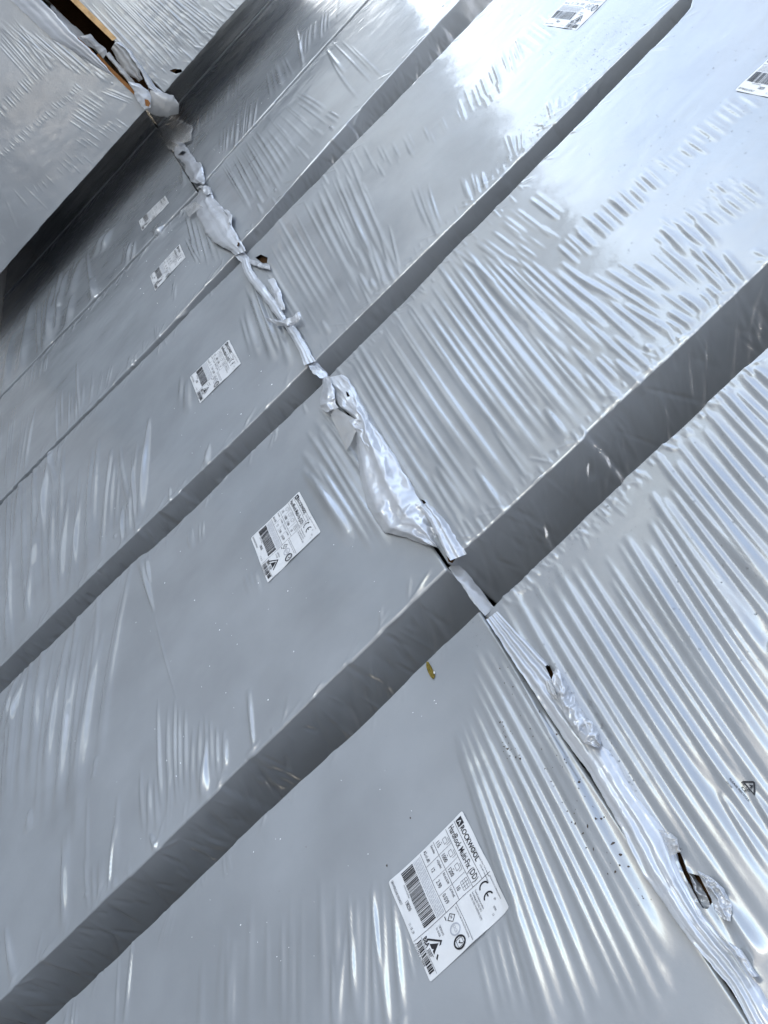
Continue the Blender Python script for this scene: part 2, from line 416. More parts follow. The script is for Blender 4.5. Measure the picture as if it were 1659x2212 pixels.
def flap(pk, A, B, off=(.01, .02), bulge=.012, crm=.004, cs=.035, ridges=0, ramp_=.003, nn=(70, 26), mat=None, seed=1, name='torn_film', parent=None, cut=None, rag=.5):
    """loose film between two rails traced along the pack front; real depth: lifted, bulged, folded and crumpled"""
    A = np.array(A, float); B = np.array(B, float)
    def rs(P, n_):
        d = np.concatenate([[0], np.cumsum(np.linalg.norm(np.diff(P, axis=0), axis=1))]); t = np.linspace(0, d[-1], n_)
        return np.stack([np.interp(t, d, P[:, 0]), np.interp(t, d, P[:, 1])], 1)
    ns, nv = nn; a, b_ = rs(A, ns), rs(B, ns)
    rg = np.random.default_rng(seed)
    ii = np.arange(ns)*1.0
    for P_, k_ in ((a, 1), (b_, 2)):
        for c_ in (0, 1): P_[:, c_] += rag*(2.2*vnoise(ii, ii*0+k_*9.7+c_*31, 5.0, seed+k_)+.8*vnoise(ii, ii*0+k_*5.1+c_*17, 1.7, seed+k_+50))
    v = np.linspace(0, 1, nv)[None, :, None]
    q = a[:, None]*(1-v)+b_[:, None]*v
    S = np.linspace(0, 1, ns)[:, None]; V = np.linspace(0, 1, nv)[None]
    h = off[0]*(1-V)+off[1]*V + bulge*np.sin(math.pi*V)**.7*np.sin(math.pi*np.clip(S, 0, 1))**.5
    sc = np.linalg.norm(A[0]-A[-1])*.001; wd = np.linalg.norm(a-b_, axis=1).mean()*.001
    X, Y = S*sc*1.0+0*V, V*wd+0*S
    h = h+crm*crumple(X, Y, cs, seed)
    if ridges:
        ph = 2*math.pi*ridges*(V+.05*np.sin(3.1*S+seed)+.05*vnoise(X, Y, .16, seed+5)+.012*seed)
        rd = .62*np.cos(ph)+.38*(1-2*np.abs(np.sin(ph*.5+1.1+.8*vnoise(X, Y, .2, seed+6))))
        h = h+ramp_*rd*(.55+.45*vnoise(X, Y*2, .13, seed+9))
    r = (q[..., 0:1]-IW/2)*CR-(q[..., 1:2]-IH/2)*CU+FPX*fw
    if pk.kind == 'row': co = r*((pk.D-h)/r[..., 1])[..., None]
    else: co = r*((-pk.D+h)/r[..., 0])[..., None]
    co = co+np.array([0, 0, CZ])
    F = grid_faces(ns, nv)
    if cut is not None:
        ctr = q.reshape(-1, 2)[F].mean(1); F = F[~inpoly(ctr[:, 0], ctr[:, 1], cut)]
    return to_mesh(name, co.reshape(-1, 3), F, 4, mat or FLAP, parent or pk.root)

def patch(pk, poly, off, mat, name, depth=.0, parent=None, n_=9, lab=None):
    """small irregular piece lying on the film, slightly domed"""
    P = np.array([pk.toU(q) for q in poly]); c_ = P.mean(0)
    rings = [1.0, .66, .33]; V = []
    for k, f in enumerate(rings): V += [(*(c_+(p-c_)*f), off+depth*k) for p in P]
    V.append((*c_, off+depth*3)); V = np.array(V); m_ = len(P)
    co = pk.on(V[:, 0], V[:, 1], 0)
    nrm = np.array([0, -1, 0]) if pk.kind == 'row' else np.array([1, 0, 0])
    co = co+nrm[None]*V[:, 2:3]
    F, T = [], []
    for k in range(2):
        for i in range(m_):
            F += [k*m_+i, k*m_+(i+1) % m_, (k+1)*m_+(i+1) % m_, (k+1)*m_+i]; T.append(4)
    for i in range(m_): F += [2*m_+i, 2*m_+(i+1) % m_, 3*m_]; T.append(3)
    o = to_mesh(name, co, F, T, mat, parent or pk.root)
    if lab: o['label'] = lab
    return o

# ------------------------------------------------------------------ the printed label
def text_mesh(txt, size, bold=0.0, xs=1.0):
    cu = bpy.data.curves.new('t', 'FONT'); cu.body = txt; cu.size = size; cu.resolution_u = 2; cu.offset = bold
    ob = bpy.data.objects.new('t', cu); COL.objects.link(ob)
    me = bpy.data.meshes.new_from_object(ob)
    n_ = len(me.vertices); v = np.zeros(n_*3, np.float32); me.vertices.foreach_get('co', v); v = v.reshape(-1, 3)[:, :2].astype(float)
    fl = [list(p.vertices) for p in me.polygons]
    bpy.data.objects.remove(ob); bpy.data.curves.remove(cu); bpy.data.meshes.remove(me)
    if len(v): v[:, 0] *= xs
    return v, fl
class Print:
    """label artwork in unit coordinates: x 0..1 left to right, y 0..1 top to bottom"""
    def __init__(s): s.v = []; s.f = []; s.n = 0
    def add(s, v, f):
        s.v.append(np.asarray(v, float)); s.f += [[i+s.n for i in k] for k in f]; s.n += len(v)
    def quad(s, x0, y0, x1, y1, k=1):
        v = []; f = []
        for i in range(k+1):
            y = y0+(y1-y0)*i/k; v += [(x0, y), (x1, y)]
        for i in range(k): f.append([2*i, 2*i+2, 2*i+3, 2*i+1])
        s.add(v, f)
    def hline(s, x0, x1, y, t=.004, k=8):
        v = []; f = []
        for i in range(k+1):
            x = x0+(x1-x0)*i/k; v += [(x, y-t/2), (x, y+t/2)]
        for i in range(k): f.append([2*i, 2*i+1, 2*i+3, 2*i+2])
        s.add(v, f)
    def vline(s, x, y0, y1, t=.004): s.quad(x-t/2, y0, x+t/2, y1, 6)
    def text(s, txt, x, y, h, xs=.8, bold=0.0):
        """baseline at y, cap height h"""
        v, f = text_mesh(txt, h/.69, bold*h, xs)
        if len(v): v = np.stack([x+v[:, 0], y-v[:, 1]], 1); s.add(v, f)
    def poly(s, P): s.add(P, [list(range(len(P)))])
    def ring(s, cx, cy, rx, ry, t, k=28, a0=0, a1=2*math.pi):
        v = []; f = []
        for i in range(k+1):
            a = a0+(a1-a0)*i/k; c_, s_ = math.cos(a), math.sin(a)
            v += [(cx+rx*c_, cy+ry*s_), (cx+(rx-t)*c_, cy+(ry-t)*s_)]
        for i in range(k): f.append([2*i, 2*i+1, 2*i+3, 2*i+2])
        s.add(v, f)
    def bars(s, x0, x1, y0, y1, n_, seed, k=5, dens=.55):
        rg = random.Random(seed); x = x0; un = (x1-x0)/n_
        while x < x1-un:
            wv = rg.choice([1, 1, 1, 2, 2, 3])*un
            if x+wv*dens*1.4 > x1: break
            s.quad(x, y0, x+wv*dens*1.4, y1, k); x += wv*dens*1.4+rg.choice([.8, .8, 1.2, 1.8])*un
def label_art():
    p = Print(); g = Print()
    # header
    p.quad(.03, .035, .105, .105)
    p.text('ROCKWOOL', .115, .098, .05, .84, .03)
    p.text('Rockwool Limited, Wern Tarw, Pencoed', .37, .055, .014, .85); p.text('Bridgend', .345, .083, .015, .9)
    p.text('CF35 6NY United Kingdom', .52, .083, .014, .8)
    p.hline(.015, .63, .12); p.text('HardRock Multi-Fix (DD)', .025, .205, .062, .62, .012); p.hline(.015, .63, .235)
    p.vline(.63, .02, .99)
    # sizes
    for x in (.165, .315, .47): p.vline(x, .24, .40, .003); p.vline(x, .41, .575, .003)
    for x, t in ((.04, '115'), (.18, '1000'), (.33, '1200'), (.52, '10')): p.text(t, x, .385, .042, .72, .012)
    for x0 in (.07, .21, .355):
        y0 = .268; a, h_ = .055, .04
        for (ax, ay, bx, by) in ((0, 0, a, 0), (0, h_, a, h_), (.02, -.018, a+.02, -.018)): p.hline(x0+ax, x0+bx, y0+ay, .0035, 2)
        for xx in (0, a): p.vline(x0+xx, y0, y0+h_, .0035)
        p.vline(x0+a+.02, y0-.018, y0+h_-.018, .0035); p.hline(x0+.01, x0+.03, y0+h_+.02, .004, 1)
    for i in range(4): p.vline(.515+i*.028, .25, .325, .003)
    for i in range(4): p.hline(.515, .599, .25+i*.025, .003, 2)
    p.hline(.015, .63, .405)
    for x, t in ((.03, 'Euroclass'), (.19, 'm2/pallet'), (.33, 'Rd m2 K/W'), (.485, 'Ld W/mK')): p.text(t, x, .45, .026, .62, .008)
    for x, t in ((.02, 'A2-s1,d0'), (.21, '12'), (.345, '2.90'), (.485, '0.039')): p.text(t, x, .545, .042 if x > .1 else .034, .68, .006)
    p.hline(.015, .63, .58)
    rg = random.Random(3)
    for i in range(6):
        x = .03
        while x < .60:
            ln = rg.uniform(.02, .06); g.hline(x, min(.61, x+ln), .60+i*.0155, .0065, 2); x += ln+.008
    p.bars(.03, .605, .695, .845, 96, 5, 6)
    p.text('(01)05013423276668', .14, .868, .014, .8); p.text('138250', .28, .918, .038, .62, .012)
    p.text('GB01WERGLINE1200240217', .02, .972, .026, .56); p.text('11 : 18 : 39', .47, .972, .026, .6)
    # right column
    p.text('DECLARATION OF PERFORMANCE', .655, .045, .012, .85)
    p.ring(.70, .135, .045, .055, .014, 18, math.pi*.5, math.pi*1.5); p.ring(.80, .135, .045, .055, .014, 18, math.pi*.5, math.pi*1.5); p.hline(.765, .795, .135, .013, 1)
    for i, (x, t) in enumerate(((.66, 'Thermal insulation products'), (.66, 'for buildings EN 13162 2012'), (.66, 'MW EN 13162 T4 DS(70,90) CS(10)'))): p.text(t, x, .235+i*.032, .019, .6)
    p.text('07', .84, .10, .02, .7); p.text('0749', .89, .14, .02, .7); p.text('13', .93, .18, .02, .7)
    p.hline(.63, .985, .445); p.text('CIRC 08 FACTORY PRODUCTION CONTROL', .65, .475, .014, .72)
    cx, cy = .70, .55
    for sx in (0, 1):
        for (x0, y0, x1, y1) in ((0, -.045, .04, 0), (.04, 0, 0, .045), (0, .045, -.04, 0), (-.04, 0, 0, -.045)):
            pass
    p.poly([(cx, cy-.048), (cx+.042, cy), (cx+.034, cy), (cx, cy-.038)]); p.poly([(cx+.042, cy), (cx, cy+.048), (cx, cy+.038), (cx+.034, cy)])
    p.poly([(cx, cy+.048), (cx-.042, cy), (cx-.034, cy), (cx, cy+.038)]); p.poly([(cx-.042, cy), (cx, cy-.048), (cx, cy-.038), (cx-.034, cy)])
    p.text('FM', cx-.018, cy+.012, .022, .7); p.hline(cx-.05, cx-.01, cy+.06, .008, 1)
    g.ring(.805, .56, .052, .058, .013); g.text('LPCB', .772, .573, .03, .62)
    p.ring(.92, .57, .058, .066, .016); p.hline(.89, .955, .535, .004, 2); p.hline(.89, .955, .60, .004, 2); p.vline(.89, .535, .60); p.vline(.955, .535, .60)
    p.poly([(.905, .565), (.92, .585), (.95, .545), (.945, .54), (.92, .572), (.91, .56)])
    p.text('CERTIFICATE', .675, .70, .02, .6); p.text('No. 05/4236', .675, .735, .02, .6)
    p.poly([(.80, .72), (.905, .85), (.885, .85), (.80, .745)]); p.poly([(.80, .72), (.80, .745), (.715, .85), (.695, .85)]); p.poly([(.80, .765), (.85, .85), (.75, .85)])
    p.text('BBA', .665, .895, .045, .8, .03)
    for i in range(3): p.hline(.78, .86-.01*i, .866+i*.013, .006, 2)
    p.hline(.645, .985, .905, .003)
    p.bars(.66, .96, .915, .975, 46, 9, 3); p.text('5 013423 276668', .65, .997, .022, .95)
    return p, g
PRT, GRY = label_art()
# triangular logo on the black square: knocked out of it as a white piece
LOGO = [(.068, .045), (.093, .095), (.078, .085), (.068, .062), (.058, .085), (.043, .095)]
def add_label(pk, quad, k):
    """quad: label corners top-left, top-right, bottom-right, bottom-left as seen on the pack front"""
    P = np.array([pk.toU(q) for q in quad])
    def put(v, off):
        x, y = v[:, 0:1], v[:, 1:2]
        q = P[0]*(1-x)*(1-y)+P[1]*x*(1-y)+P[2]*x*y+P[3]*(1-x)*y
        wv = .0019*vnoise(q[:, 0], q[:, 1], .045, 40+k)+.0016*np.exp(-((q[:, 0]-q[:, 1]*.5)-(P[1, 0]-P[2, 1]*.5-.05))**2/.012**2)
        co = pk.on(q[:, 0], q[:, 1], 0)
        nr = np.array([0, -1, 0.]) if pk.kind == 'row' else np.array([1., 0, 0])
        return co+nr[None]*(wv+off)[:, None]
    ax = np.concatenate([[0, .012], np.linspace(.03, .97, 48), [.988, 1]])
    gx, gy = np.meshgrid(ax, ax, indexing='ij'); v = np.stack([gx.ravel(), gy.ravel()], 1)
    rc = .02                                             # rounded corners
    for cx in (rc, 1-rc):
        for cy in (rc, 1-rc):
            mk = ((v[:, 0] < rc) if cx < .5 else (v[:, 0] > 1-rc)) & ((v[:, 1] < rc) if cy < .5 else (v[:, 1] > 1-rc))
            d = v[mk]-[cx, cy]; m_ = np.abs(d).max(1, keepdims=True); l_ = np.linalg.norm(d, axis=1, keepdims=True)+1e-9
            v[mk] = [cx, cy]+d*(m_/l_)
    o = to_mesh('label', put(v, .0022), grid_faces(len(ax), len(ax)), 4, LABELM, pk.root)
    for art, mat, nm, off in ((PRT, INK, 'print', .0031), (GRY, INKGREY, 'print', .0031)):
        vv = np.concatenate(art.v); fl = [i for f in art.f for i in f]
        to_mesh(nm, put(vv, off), fl, [len(f) for f in art.f], mat, o, False)['kind'] = 'stuff'
    to_mesh('logo', put(np.array(LOGO), .0035), [0, 1, 2, 3, 3, 3, 0, 0][:0] or [0, 1, 2, 3, 0, 3, 4, 5], 4, LABELM, o, False)
    return o

# ------------------------------------------------------------------ the yard
g_ = to_mesh('ground', [(-600, -600, 0), (600, -600, 0), (600, 600, 0), (-600, 600, 0)], [0, 1, 2, 3], 4, CONC, None, False)
g_['kind'] = 'structure'

# ------------------------------------------------------------------ the row: where each front stands and where its edges run
D = {1: 1.477, 2: 1.46, 3: 1.46, 4: 1.45, 5: 1.44, 6: 1.436}
def edge_pts(k, pts):
    o = []
    for q in pts:
        r = ray(q); t = D[k]/r[1]; o.append((r[2]*t, r[0]*t))
    return o
BOT, TOP = -2.45, 1.72
GL, GU = 'lower tier of packs along the row', 'upper tier of packs along the row'
P = {}
P['1l'] = Pack('row', D[1], BOT, -.333, edge_pts(1, [(98, 2210), (300, 2016), (645, 1686), (813, 1537), (922, 1425), (1028, 1324)]), [(0, -.23)], seed=1, fine=(-1.98, 0))
P['1u'] = Pack('row', D[1], -.327, TOP, edge_pts(1, [(1058, 1317), (1163, 1212), (1331, 1051), (1507, 891), (1659, 747)]), [(0, -.22)], seed=2, fine=(-1, .62))
P['2l'] = Pack('row', D[2], BOT, -.338, edge_pts(2, [(0, 1497), (250, 1247), (340, 1177), (694, 829)]), edge_pts(2, [(35, 2128), (547, 1631), (653, 1530), (762, 1423), (965, 1228)]), seed=3)
P['2u'] = Pack('row', D[2], -.331, TOP, edge_pts(2, [(711, 810), (899, 624), (1134, 385), (1316, 197), (1440, 73), (1477, 36), (1491, 18), (1496, 0)]), edge_pts(2, [(1011, 1176), (1167, 1032), (1331, 872), (1495, 723), (1581, 641)]), seed=4, fine=(-1, 1.5))
P['3l'] = Pack('row', D[3], BOT, -.355, edge_pts(3, [(114, 968), (230, 857), (351, 740), (454, 629), (515, 570)]), edge_pts(3, [(0, 1443), (222, 1215), (369, 1080), (519, 938), (663, 794)]), res=(.006, .0045), seed=5)
P['3u'] = Pack('row', D[3], -.349, TOP, edge_pts(3, [(537, 543), (869, 203), (1064, 0)]), edge_pts(3, [(688, 769), (872, 591), (1041, 422), (1134, 332), (1287, 175), (1404, 62)]), res=(.0055, .0045), seed=6, fine=(-1, 1.6))
P['4l'] = Pack('row', D[4], BOT, -.362, edge_pts(4, [(0, 861), (205, 654), (379, 468), (436, 410)]), edge_pts(4, [(109, 963), (225, 851), (345, 731), (448, 612), (506, 550)]), res=(.007, .0045), seed=7)
P['4u'] = Pack('row', D[4], -.356, TOP, edge_pts(4, [(443, 399), (486, 345), (701, 106), (795, 3)]), edge_pts(4, [(564, 476), (728, 289), (955, 39)]), res=(.007, .0045), seed=8, fine=(-1, 1.2))
P['5l'] = Pack('row', D[5], BOT, -.36, [(-2, -8.59), (.7, -8.56)], [(z, u-.026) for z, u in P['4l'].L], res=(.01, .005), seed=9)
P['5u'] = Pack('row', D[5], -.354, TOP, [(-2, -8.58), (.7, -8.54)], [(z, u-.026) for z, u in P['4u'].L], res=(.01, .005), seed=10, fine=(-1, 1.1))
P['6l'] = Pack('row', D[6], BOT, -.36, [(0, -11.0)], [(0, -8.63)], res=(.02, .012), seed=11)
P['6u'] = Pack('row', D[6], -.342, TOP, [(0, -11.0)], [(0, -8.61)], res=(.02, .012), seed=12)
SD = 7.3
P['sl'] = Pack('side', SD, BOT, -.243, [(0, -.2)], [(0, 1.085)], res=(.005, .004), seed=13)
P['su'] = Pack('side', SD, -.086, TOP, [(0, -.19)], [(-.31, 1.107), (0, 1.105), (.72, 1.098)], res=(.005, .004), seed=14, fine=(-1, 1.15))
S = P

# ------------------------------------------------------------------ wrinkles
for k_ in ('2l', '3l', '4l', '5l', '5u', '4u'): S[k_].gain = 1.2
for k_ in ('2l', '3l', '4l', '5l'): S[k_].kexp = 1.05; S[k_].gain = 1.35
S['4l'].kexp = .6
S['su'].gain = S['sl'].gain = .5; S['3u'].gain = .66; S['2u'].gain = .8; S['4u'].gain = .9; S['5u'].gain = .85
p = S['1u']                                    # near upper pack: long pleats running out of the seam
p.field([(1080, 1326), (1150, 1285), (1225, 1245), (1320, 1235), (1415, 1150), (1435, 1000), (1560, 865), (1640, 780)],
        [(1630, 2240), (1700, 2030), (1710, 1800), (1710, 1640), (1710, 1480), (1710, 1240), (1710, 975), (1700, 830)], 29, 12, 6.6, brk=1.3, lj=.07, bend=.015, gap=.04)
p.dashes((1270, 1150), (1400, 1020), 8, (30, 26), 4, 1.2); p.dashes((1080, 1300), (1160, 1235), 9, (24, 26), 4, 1.5)
p.edge_fans(True, False, 1.6, .06, -.5)
p = S['1l']
p.field([(975, 1610), (1000, 1530), (1040, 1450), (1074, 1390)], [(1150, 2250), (1250, 2250), (1390, 2180), (1485, 2095)], 10, 11, 5.8, brk=2, lj=.06, bend=-.02)
p.grp((1075, 1380), (1050, 1350), (1330, 1830), (1300, 1790), 3, 5, 2.6)
p.grp((735, 1960), (860, 1890), (700, 2250), (900, 2250), 6, 8, 2.8, bend=.01, e0=.4, e1=1.1)
p.one([(752, 1930), (762, 2080), (773, 2230)], 10, 5.0, .4); p.one([(800, 1915), (820, 2060), (838, 2230)], 9, 4.6, .4); p.one([(717, 2060), (722, 2230)], 7, 3.4, .5)
p.grp((860, 1960), (905, 1930), (890, 2120), (960, 2080), 4, 5, 2.6)
p.grp((1000, 1980), (1100, 1980), (1050, 2212), (1160, 2212), 4, 6, 2.4)
p.one([(610, 1980), (612, 2230)], 10, 2.4, .4); p.one([(490, 2000), (496, 2230)], 10, 2.2)
p.one([(286, 2020), (280, 2110), (268, 2230)], 8, 4.5, .3); p.one([(255, 2060), (250, 2230)], 5, 3, .4)
p.grp((140, 2175), (170, 2150), (130, 2250), (165, 2250), 5, 4, 2.5)
p.grp((370, 1945), (385, 1945), (335, 2060), (365, 2030), 4, 4, 1.6)
p.grp((478, 1848), (500, 1830), (482, 1900), (505, 1880), 3, 4, 1.5)
p.field([(420, 2020), (640, 1960), (860, 1870)], [(410, 2260), (640, 2260), (880, 2260)], 12, 12, 2.3, brk=2, lj=.2)
p.edge_fans(True, False, 1.3, .05, .9)
p = S['2u']
p.field([(724, 808), (822, 706), (905, 627), (1000, 548)], [(955, 1190), (1085, 1080), (1172, 1000), (1285, 905)], 21, 9, 4.9, brk=1.2, bend=.02, gap=.03)
p.field([(1000, 556), (1090, 570), (1210, 560)], [(1290, 905), (1375, 825), (1455, 750)], 12, 7.5, 4.0, brk=.6, bend=.02, gap=.05)
p.field([(1235, 610), (1370, 560), (1500, 450)], [(1460, 745), (1545, 670), (1625, 605)], 10, 6.5, 3.3, brk=.6, gap=.06)
p.dashes((1010, 585), (1200, 425), 14, (58, 44), 5.5, 2.2)
p.dashes((1060, 600), (1200, 490), 8, (40, 30), 4.5, 1.6)
p.dashes((1215, 560), (1430, 372), 17, (44, 40), 5.5, 2.7, pj=3)
p.dashes((1430, 372), (1625, 205), 13, (46, 30), 5.2, 2.5, pj=3)
p.dashes((1420, 520), (1600, 380), 14, (30, 22), 4, 1.8)
p.dashes((1500, 520), (1640, 400), 9, (60, 45), 5, 2.2)
p.one([(1460, 500), (1530, 570), (1585, 630)], 7, 4.2, 1, .4); p.one([(1510, 530), (1560, 580), (1590, 620)], 6, 3.6, 1, .4)
p.edge_fans(True, True, 1.7, .06, -.9)
p.dashes((1005, 1165), (1570, 632), 46, (15, 22), 3.2, 1.5, lj=.5, pj=5)
p.dashes((960, 1185), (1080, 1090), 9, (26, 40), 4, 2.2)
p.dashes((725, 812), (1130, 405), 22, (13, 14), 3.2, 1.3, lj=.5, pj=4)
S['1u'].dashes((1075, 1318), (1650, 772), 52, (17, 15), 3.2, 1.6, lj=.5, pj=5)
S['3u'].dashes((690, 755), (1270, 178), 40, (6, 17), 3.2, 1.4, lj=.5, pj=4)
p = S['2l']
p.one([(212, 1280), (208, 1480), (150, 1740)], 10, 3.2, .5); p.one([(150, 1350), (120, 1500), (80, 1760)], 11, 3.2, .5); p.one([(172, 1370), (150, 1540), (118, 1760)], 9, 2.6)
p.one([(205, 1330), (180, 1540), (162, 1740)], 7, 2.2); p.grp((25, 1460), (75, 1420), (-10, 1600), (20, 1580), 4, 7, 2.4)
p.one([(302, 1205), (318, 1260), (333, 1325)], 7, 4.6, 1.2, .3); p.one([(316, 1205), (326, 1262)], 4, 3, 1, .4); p.one([(333, 1325), (350, 1400), (385, 1520)], 2.6, 1.2, .8, .5)
p.grp((338, 1480), (450, 1570), (348, 1745), (450, 1720), 8, 6, 2.8, bend=.02, e0=.4)
p.grp((430, 1545), (500, 1600), (440, 1700), (500, 1665), 5, 5, 2.2)
p.one([(535, 1485), (545, 1560), (549, 1622)], 7, 4, .8, .4); p.one([(443, 1630), (440, 1725)], 6, 4, .6)
p.one([(250, 1780), (242, 1860), (233, 1926)], 5, 3.2, 1, .4); p.one([(138, 1800), (140, 1920), (138, 2015)], 8, 2.6); p.one([(11, 2000), (20, 2060), (31, 2126)], 7, 3.4)
p.grp((290, 1650), (340, 1690), (300, 1800), (345, 1800), 3, 6, 2.0); p.one([(325, 1800), (338, 1834)], 5, 3); p.grp((180, 1850), (230, 1850), (190, 1990), (225, 1930), 4, 6, 1.6)
p.grp((50, 1480), (200, 1400), (60, 1640), (180, 1640), 5, 9, 1.8)
p.grp((650, 1030), (690, 905), (735, 1150), (868, 1200), 7, 8.5, 4.6, bend=-.03, e0=.6)
p.grp((690, 900), (700, 890), (840, 1120), (850, 1110), 3, 4, 2.6, bend=-.03)
p.grp((395, 1150), (440, 1120), (405, 1190), (440, 1165), 5, 4, 1.3)
p.grp((525, 1235), (560, 1225), (545, 1290), (570, 1280), 3, 7, 1.2)
p.field([(-20, 1530), (120, 1400), (215, 1300), (300, 1225)], [(-30, 1760), (70, 1790), (150, 1760), (215, 1700)], 13, 9, 2.5, brk=1.5, lj=.2, bend=.03)
p.field([(120, 1780), (330, 1660), (460, 1600)], [(110, 2020), (300, 1880), (440, 1730)], 6, 8, 1.7, brk=1.5, lj=.2)
p.edge_fans(True, True, 1.3, .06, .9)
p = S['3u']
p.field([(546, 590), (600, 485), (690, 415), (770, 350)], [(655, 775), (738, 708), (805, 645), (868, 585)], 17, 7.5, 4.0, brk=1.0, bend=.02, gap=.06)
p.grp((690, 440), (760, 400), (790, 650), (850, 600), 6, 5.5, 2.6, brk=.5)
p.grp((770, 540), (840, 480), (815, 640), (865, 590), 5, 5, 2.8)
p.grp((885, 415), (930, 390), (932, 520), (960, 490), 4, 6, 3.4, bend=.04)
p.grp((985, 385), (1050, 365), (1005, 440), (1060, 412), 6, 5, 2.6)
p.grp((1085, 295), (1130, 285), (1102, 340), (1130, 325), 5, 5, 2.6); p.grp((1180, 218), (1210, 208), (1192, 250), (1216, 238), 4, 4.5, 2.4)
p.dashes((690, 390), (900, 300), 13, (22, 44), 5, 1.3); p.dashes((740, 430), (1000, 240), 18, (14, 30), 4.5, 1.2, pj=10)
p.dashes((1000, 240), (1130, 100), 12, (16, 42), 4.5, 2.7, pj=3); p.dashes((1040, 225), (1120, 130), 6, (10, 25), 4, 2)
p.dashes((1130, 100), (1210, 40), 7, (46, 32), 5, 2.6, pj=3)
p.edge_fans(True, True, 1.6, .07, -1.0)
p = S['3l']
p.one([(322, 900), (314, 1000), (304, 1130)], 9, 5.2, .4, .9); p.one([(240, 970), (232, 1080), (218, 1212)], 9, 4.6, .5, .8); p.one([(112, 960), (92, 1080), (76, 1220), (70, 1260)][:3], 11, 4.4, .4)
p.one([(76, 1180), (66, 1260), (58, 1345)], 9, 4.2); p.one([(46, 1025), (34, 1165)], 9, 2.6); p.one([(30, 1150), (22, 1280), (14, 1400)], 10, 2.2)
p.one([(150, 1050), (134, 1200), (130, 1300)], 8, 3.0); p.one([(178, 1040), (160, 1200), (148, 1290)], 8, 2.8); p.one([(258, 960), (262, 1040), (292, 1130)], 6, 1.8)
p.one([(285, 980), (290, 1100), (296, 1150)], 4, 3); p.grp((255, 1090), (290, 1090), (255, 1180), (290, 1150), 4, 4, 2)
p.grp((440, 965), (455, 960), (438, 1010), (450, 1005), 2, 4, 2.8); p.one([(366, 1050), (368, 1085)], 3, 2)
p.grp((390, 800), (410, 830), (388, 880), (415, 900), 3, 5, 1.6)
p.grp((525, 620), (560, 610), (578, 775), (630, 778), 5, 7, 3.6, bend=-.03)
p.grp((518, 690), (530, 660), (545, 780), (570, 790), 3, 8, 1.8)
p.one([(100, 960), (112, 1010), (120, 1060)], 6, 2.4); p.one([(128, 960), (124, 1010)], 5, 1.8)
p.field([(-10, 1110), (60, 1030), (160, 1000), (330, 950)], [(-20, 1420), (60, 1350), (150, 1260), (310, 1140)], 15, 7, 2.3, brk=1.5, lj=.18, bend=.02)
p.edge_fans(True, True, 1.4, .06, .9)
p = S['4u']
p.grp((490, 335), (560, 262), (560, 470), (640, 380), 9, 6, 3.0, bend=-.03, brk=.9)
p.grp((560, 262), (640, 190), (640, 370), (745, 250), 9, 6, 2.4, bend=-.03, brk=.8)
p.one([(704, 105), (722, 130), (746, 160)], 7, 4.6, .6); p.one([(708, 112), (730, 165), (776, 215)], 6, 2.4)
p.grp((715, 100), (760, 85), (800, 190), (835, 155), 3, 6, 2.0); p.grp((945, -10), (970, -10), (955, 20), (968, 15), 3, 5, 3)
p.grp((470, 345), (480, 335), (540, 460), (545, 455), 3, 5, 3)
p.edge_fans(True, True, 1.5, .07, -1.0)
p = S['4l']
p.grp((112, 865), (250, 780), (113, 958), (238, 822), 14, 3.6, 1.9, lj=.2); p.one([(166, 780), (168, 850), (172, 905)], 6, 2.6)
p.grp((-5, 880), (80, 880), (-12, 1070), (50, 1030), 9, 4.0, 2.0, lj=.2); p.one([(76, 880), (62, 960), (52, 1020)], 7, 2.8)
p.grp((330, 700), (350, 705), (338, 745), (345, 730), 3, 3.5, 1.4); p.grp((285, 770), (300, 760), (282, 790), (295, 785), 3, 3, 1.4); p.grp((370, 600), (385, 610), (368, 640), (380, 650), 2, 6, 1.4)
p.grp((402, 475), (450, 450), (425, 570), (485, 560), 6, 4.5, 3.2, bend=-.03)
p.grp((395, 520), (405, 500), (420, 570), (440, 570), 2, 4, 3)
p.grp((60, 800), (110, 760), (50, 850), (105, 800), 6, 3, 1.6)
p.edge_fans(True, True, 1.3, .06, .9)
p = S['5u']
p.grp((505, 240), (560, 200), (500, 330), (545, 290), 7, 7, 3.0); p.grp((470, 290), (510, 250), (470, 340), (500, 310), 5, 6, 2.4)
p.grp((570, 160), (620, 120), (580, 220), (640, 160), 6, 7, 3.0); p.grp((650, 70), (735, -10), (645, 130), (730, 40), 8, 6, 3.6, bend=.05); p.one([(640, 60), (650, 100), (655, 150)], 8, 5)
p.grp((425, 290), (520, 200), (430, 250), (525, 150), 8, 6, 2.4)
p.edge_fans(True, False, 1.4, .1, -.9)
p = S['5l']
p.one([(68, 650), (55, 740), (44, 805)], 12, 4.2); p.one([(110, 620), (108, 700), (102, 755)], 11, 4.2); p.one([(155, 640), (148, 700)], 10, 3.6); p.one([(200, 600), (204, 650)], 9, 3.4)
p.one([(26, 720), (10, 850)], 10, 3.2); p.grp((80, 650), (130, 630), (85, 760), (120, 730), 4, 8, 2.2); p.one([(188, 545), (192, 600), (206, 648)], 4, 2.2)
p.grp((225, 500), (245, 490), (200, 560), (225, 540), 3, 9, 3); p.grp((130, 590), (180, 560), (115, 680), (160, 640), 4, 9, 3); p.grp((330, 490), (350, 480), (345, 520), (355, 515), 3, 7, 2.4)
p.grp((390, 345), (430, 330), (395, 400), (430, 380), 4, 6, 2.6); p.grp((275, 520), (295, 520), (265, 570), (290, 560), 3, 6, 1.8)
p.edge_fans(True, False, 1.4, .1, .9)
p = S['su']
p.grp((175, 10), (340, -60), (330, 185), (500, 60), 34, 3.4, 1.7, brk=.8)
p.grp((260, -10), (420, -60), (380, 150), (520, 20), 14, 3.2, 1.4, brk=.5)
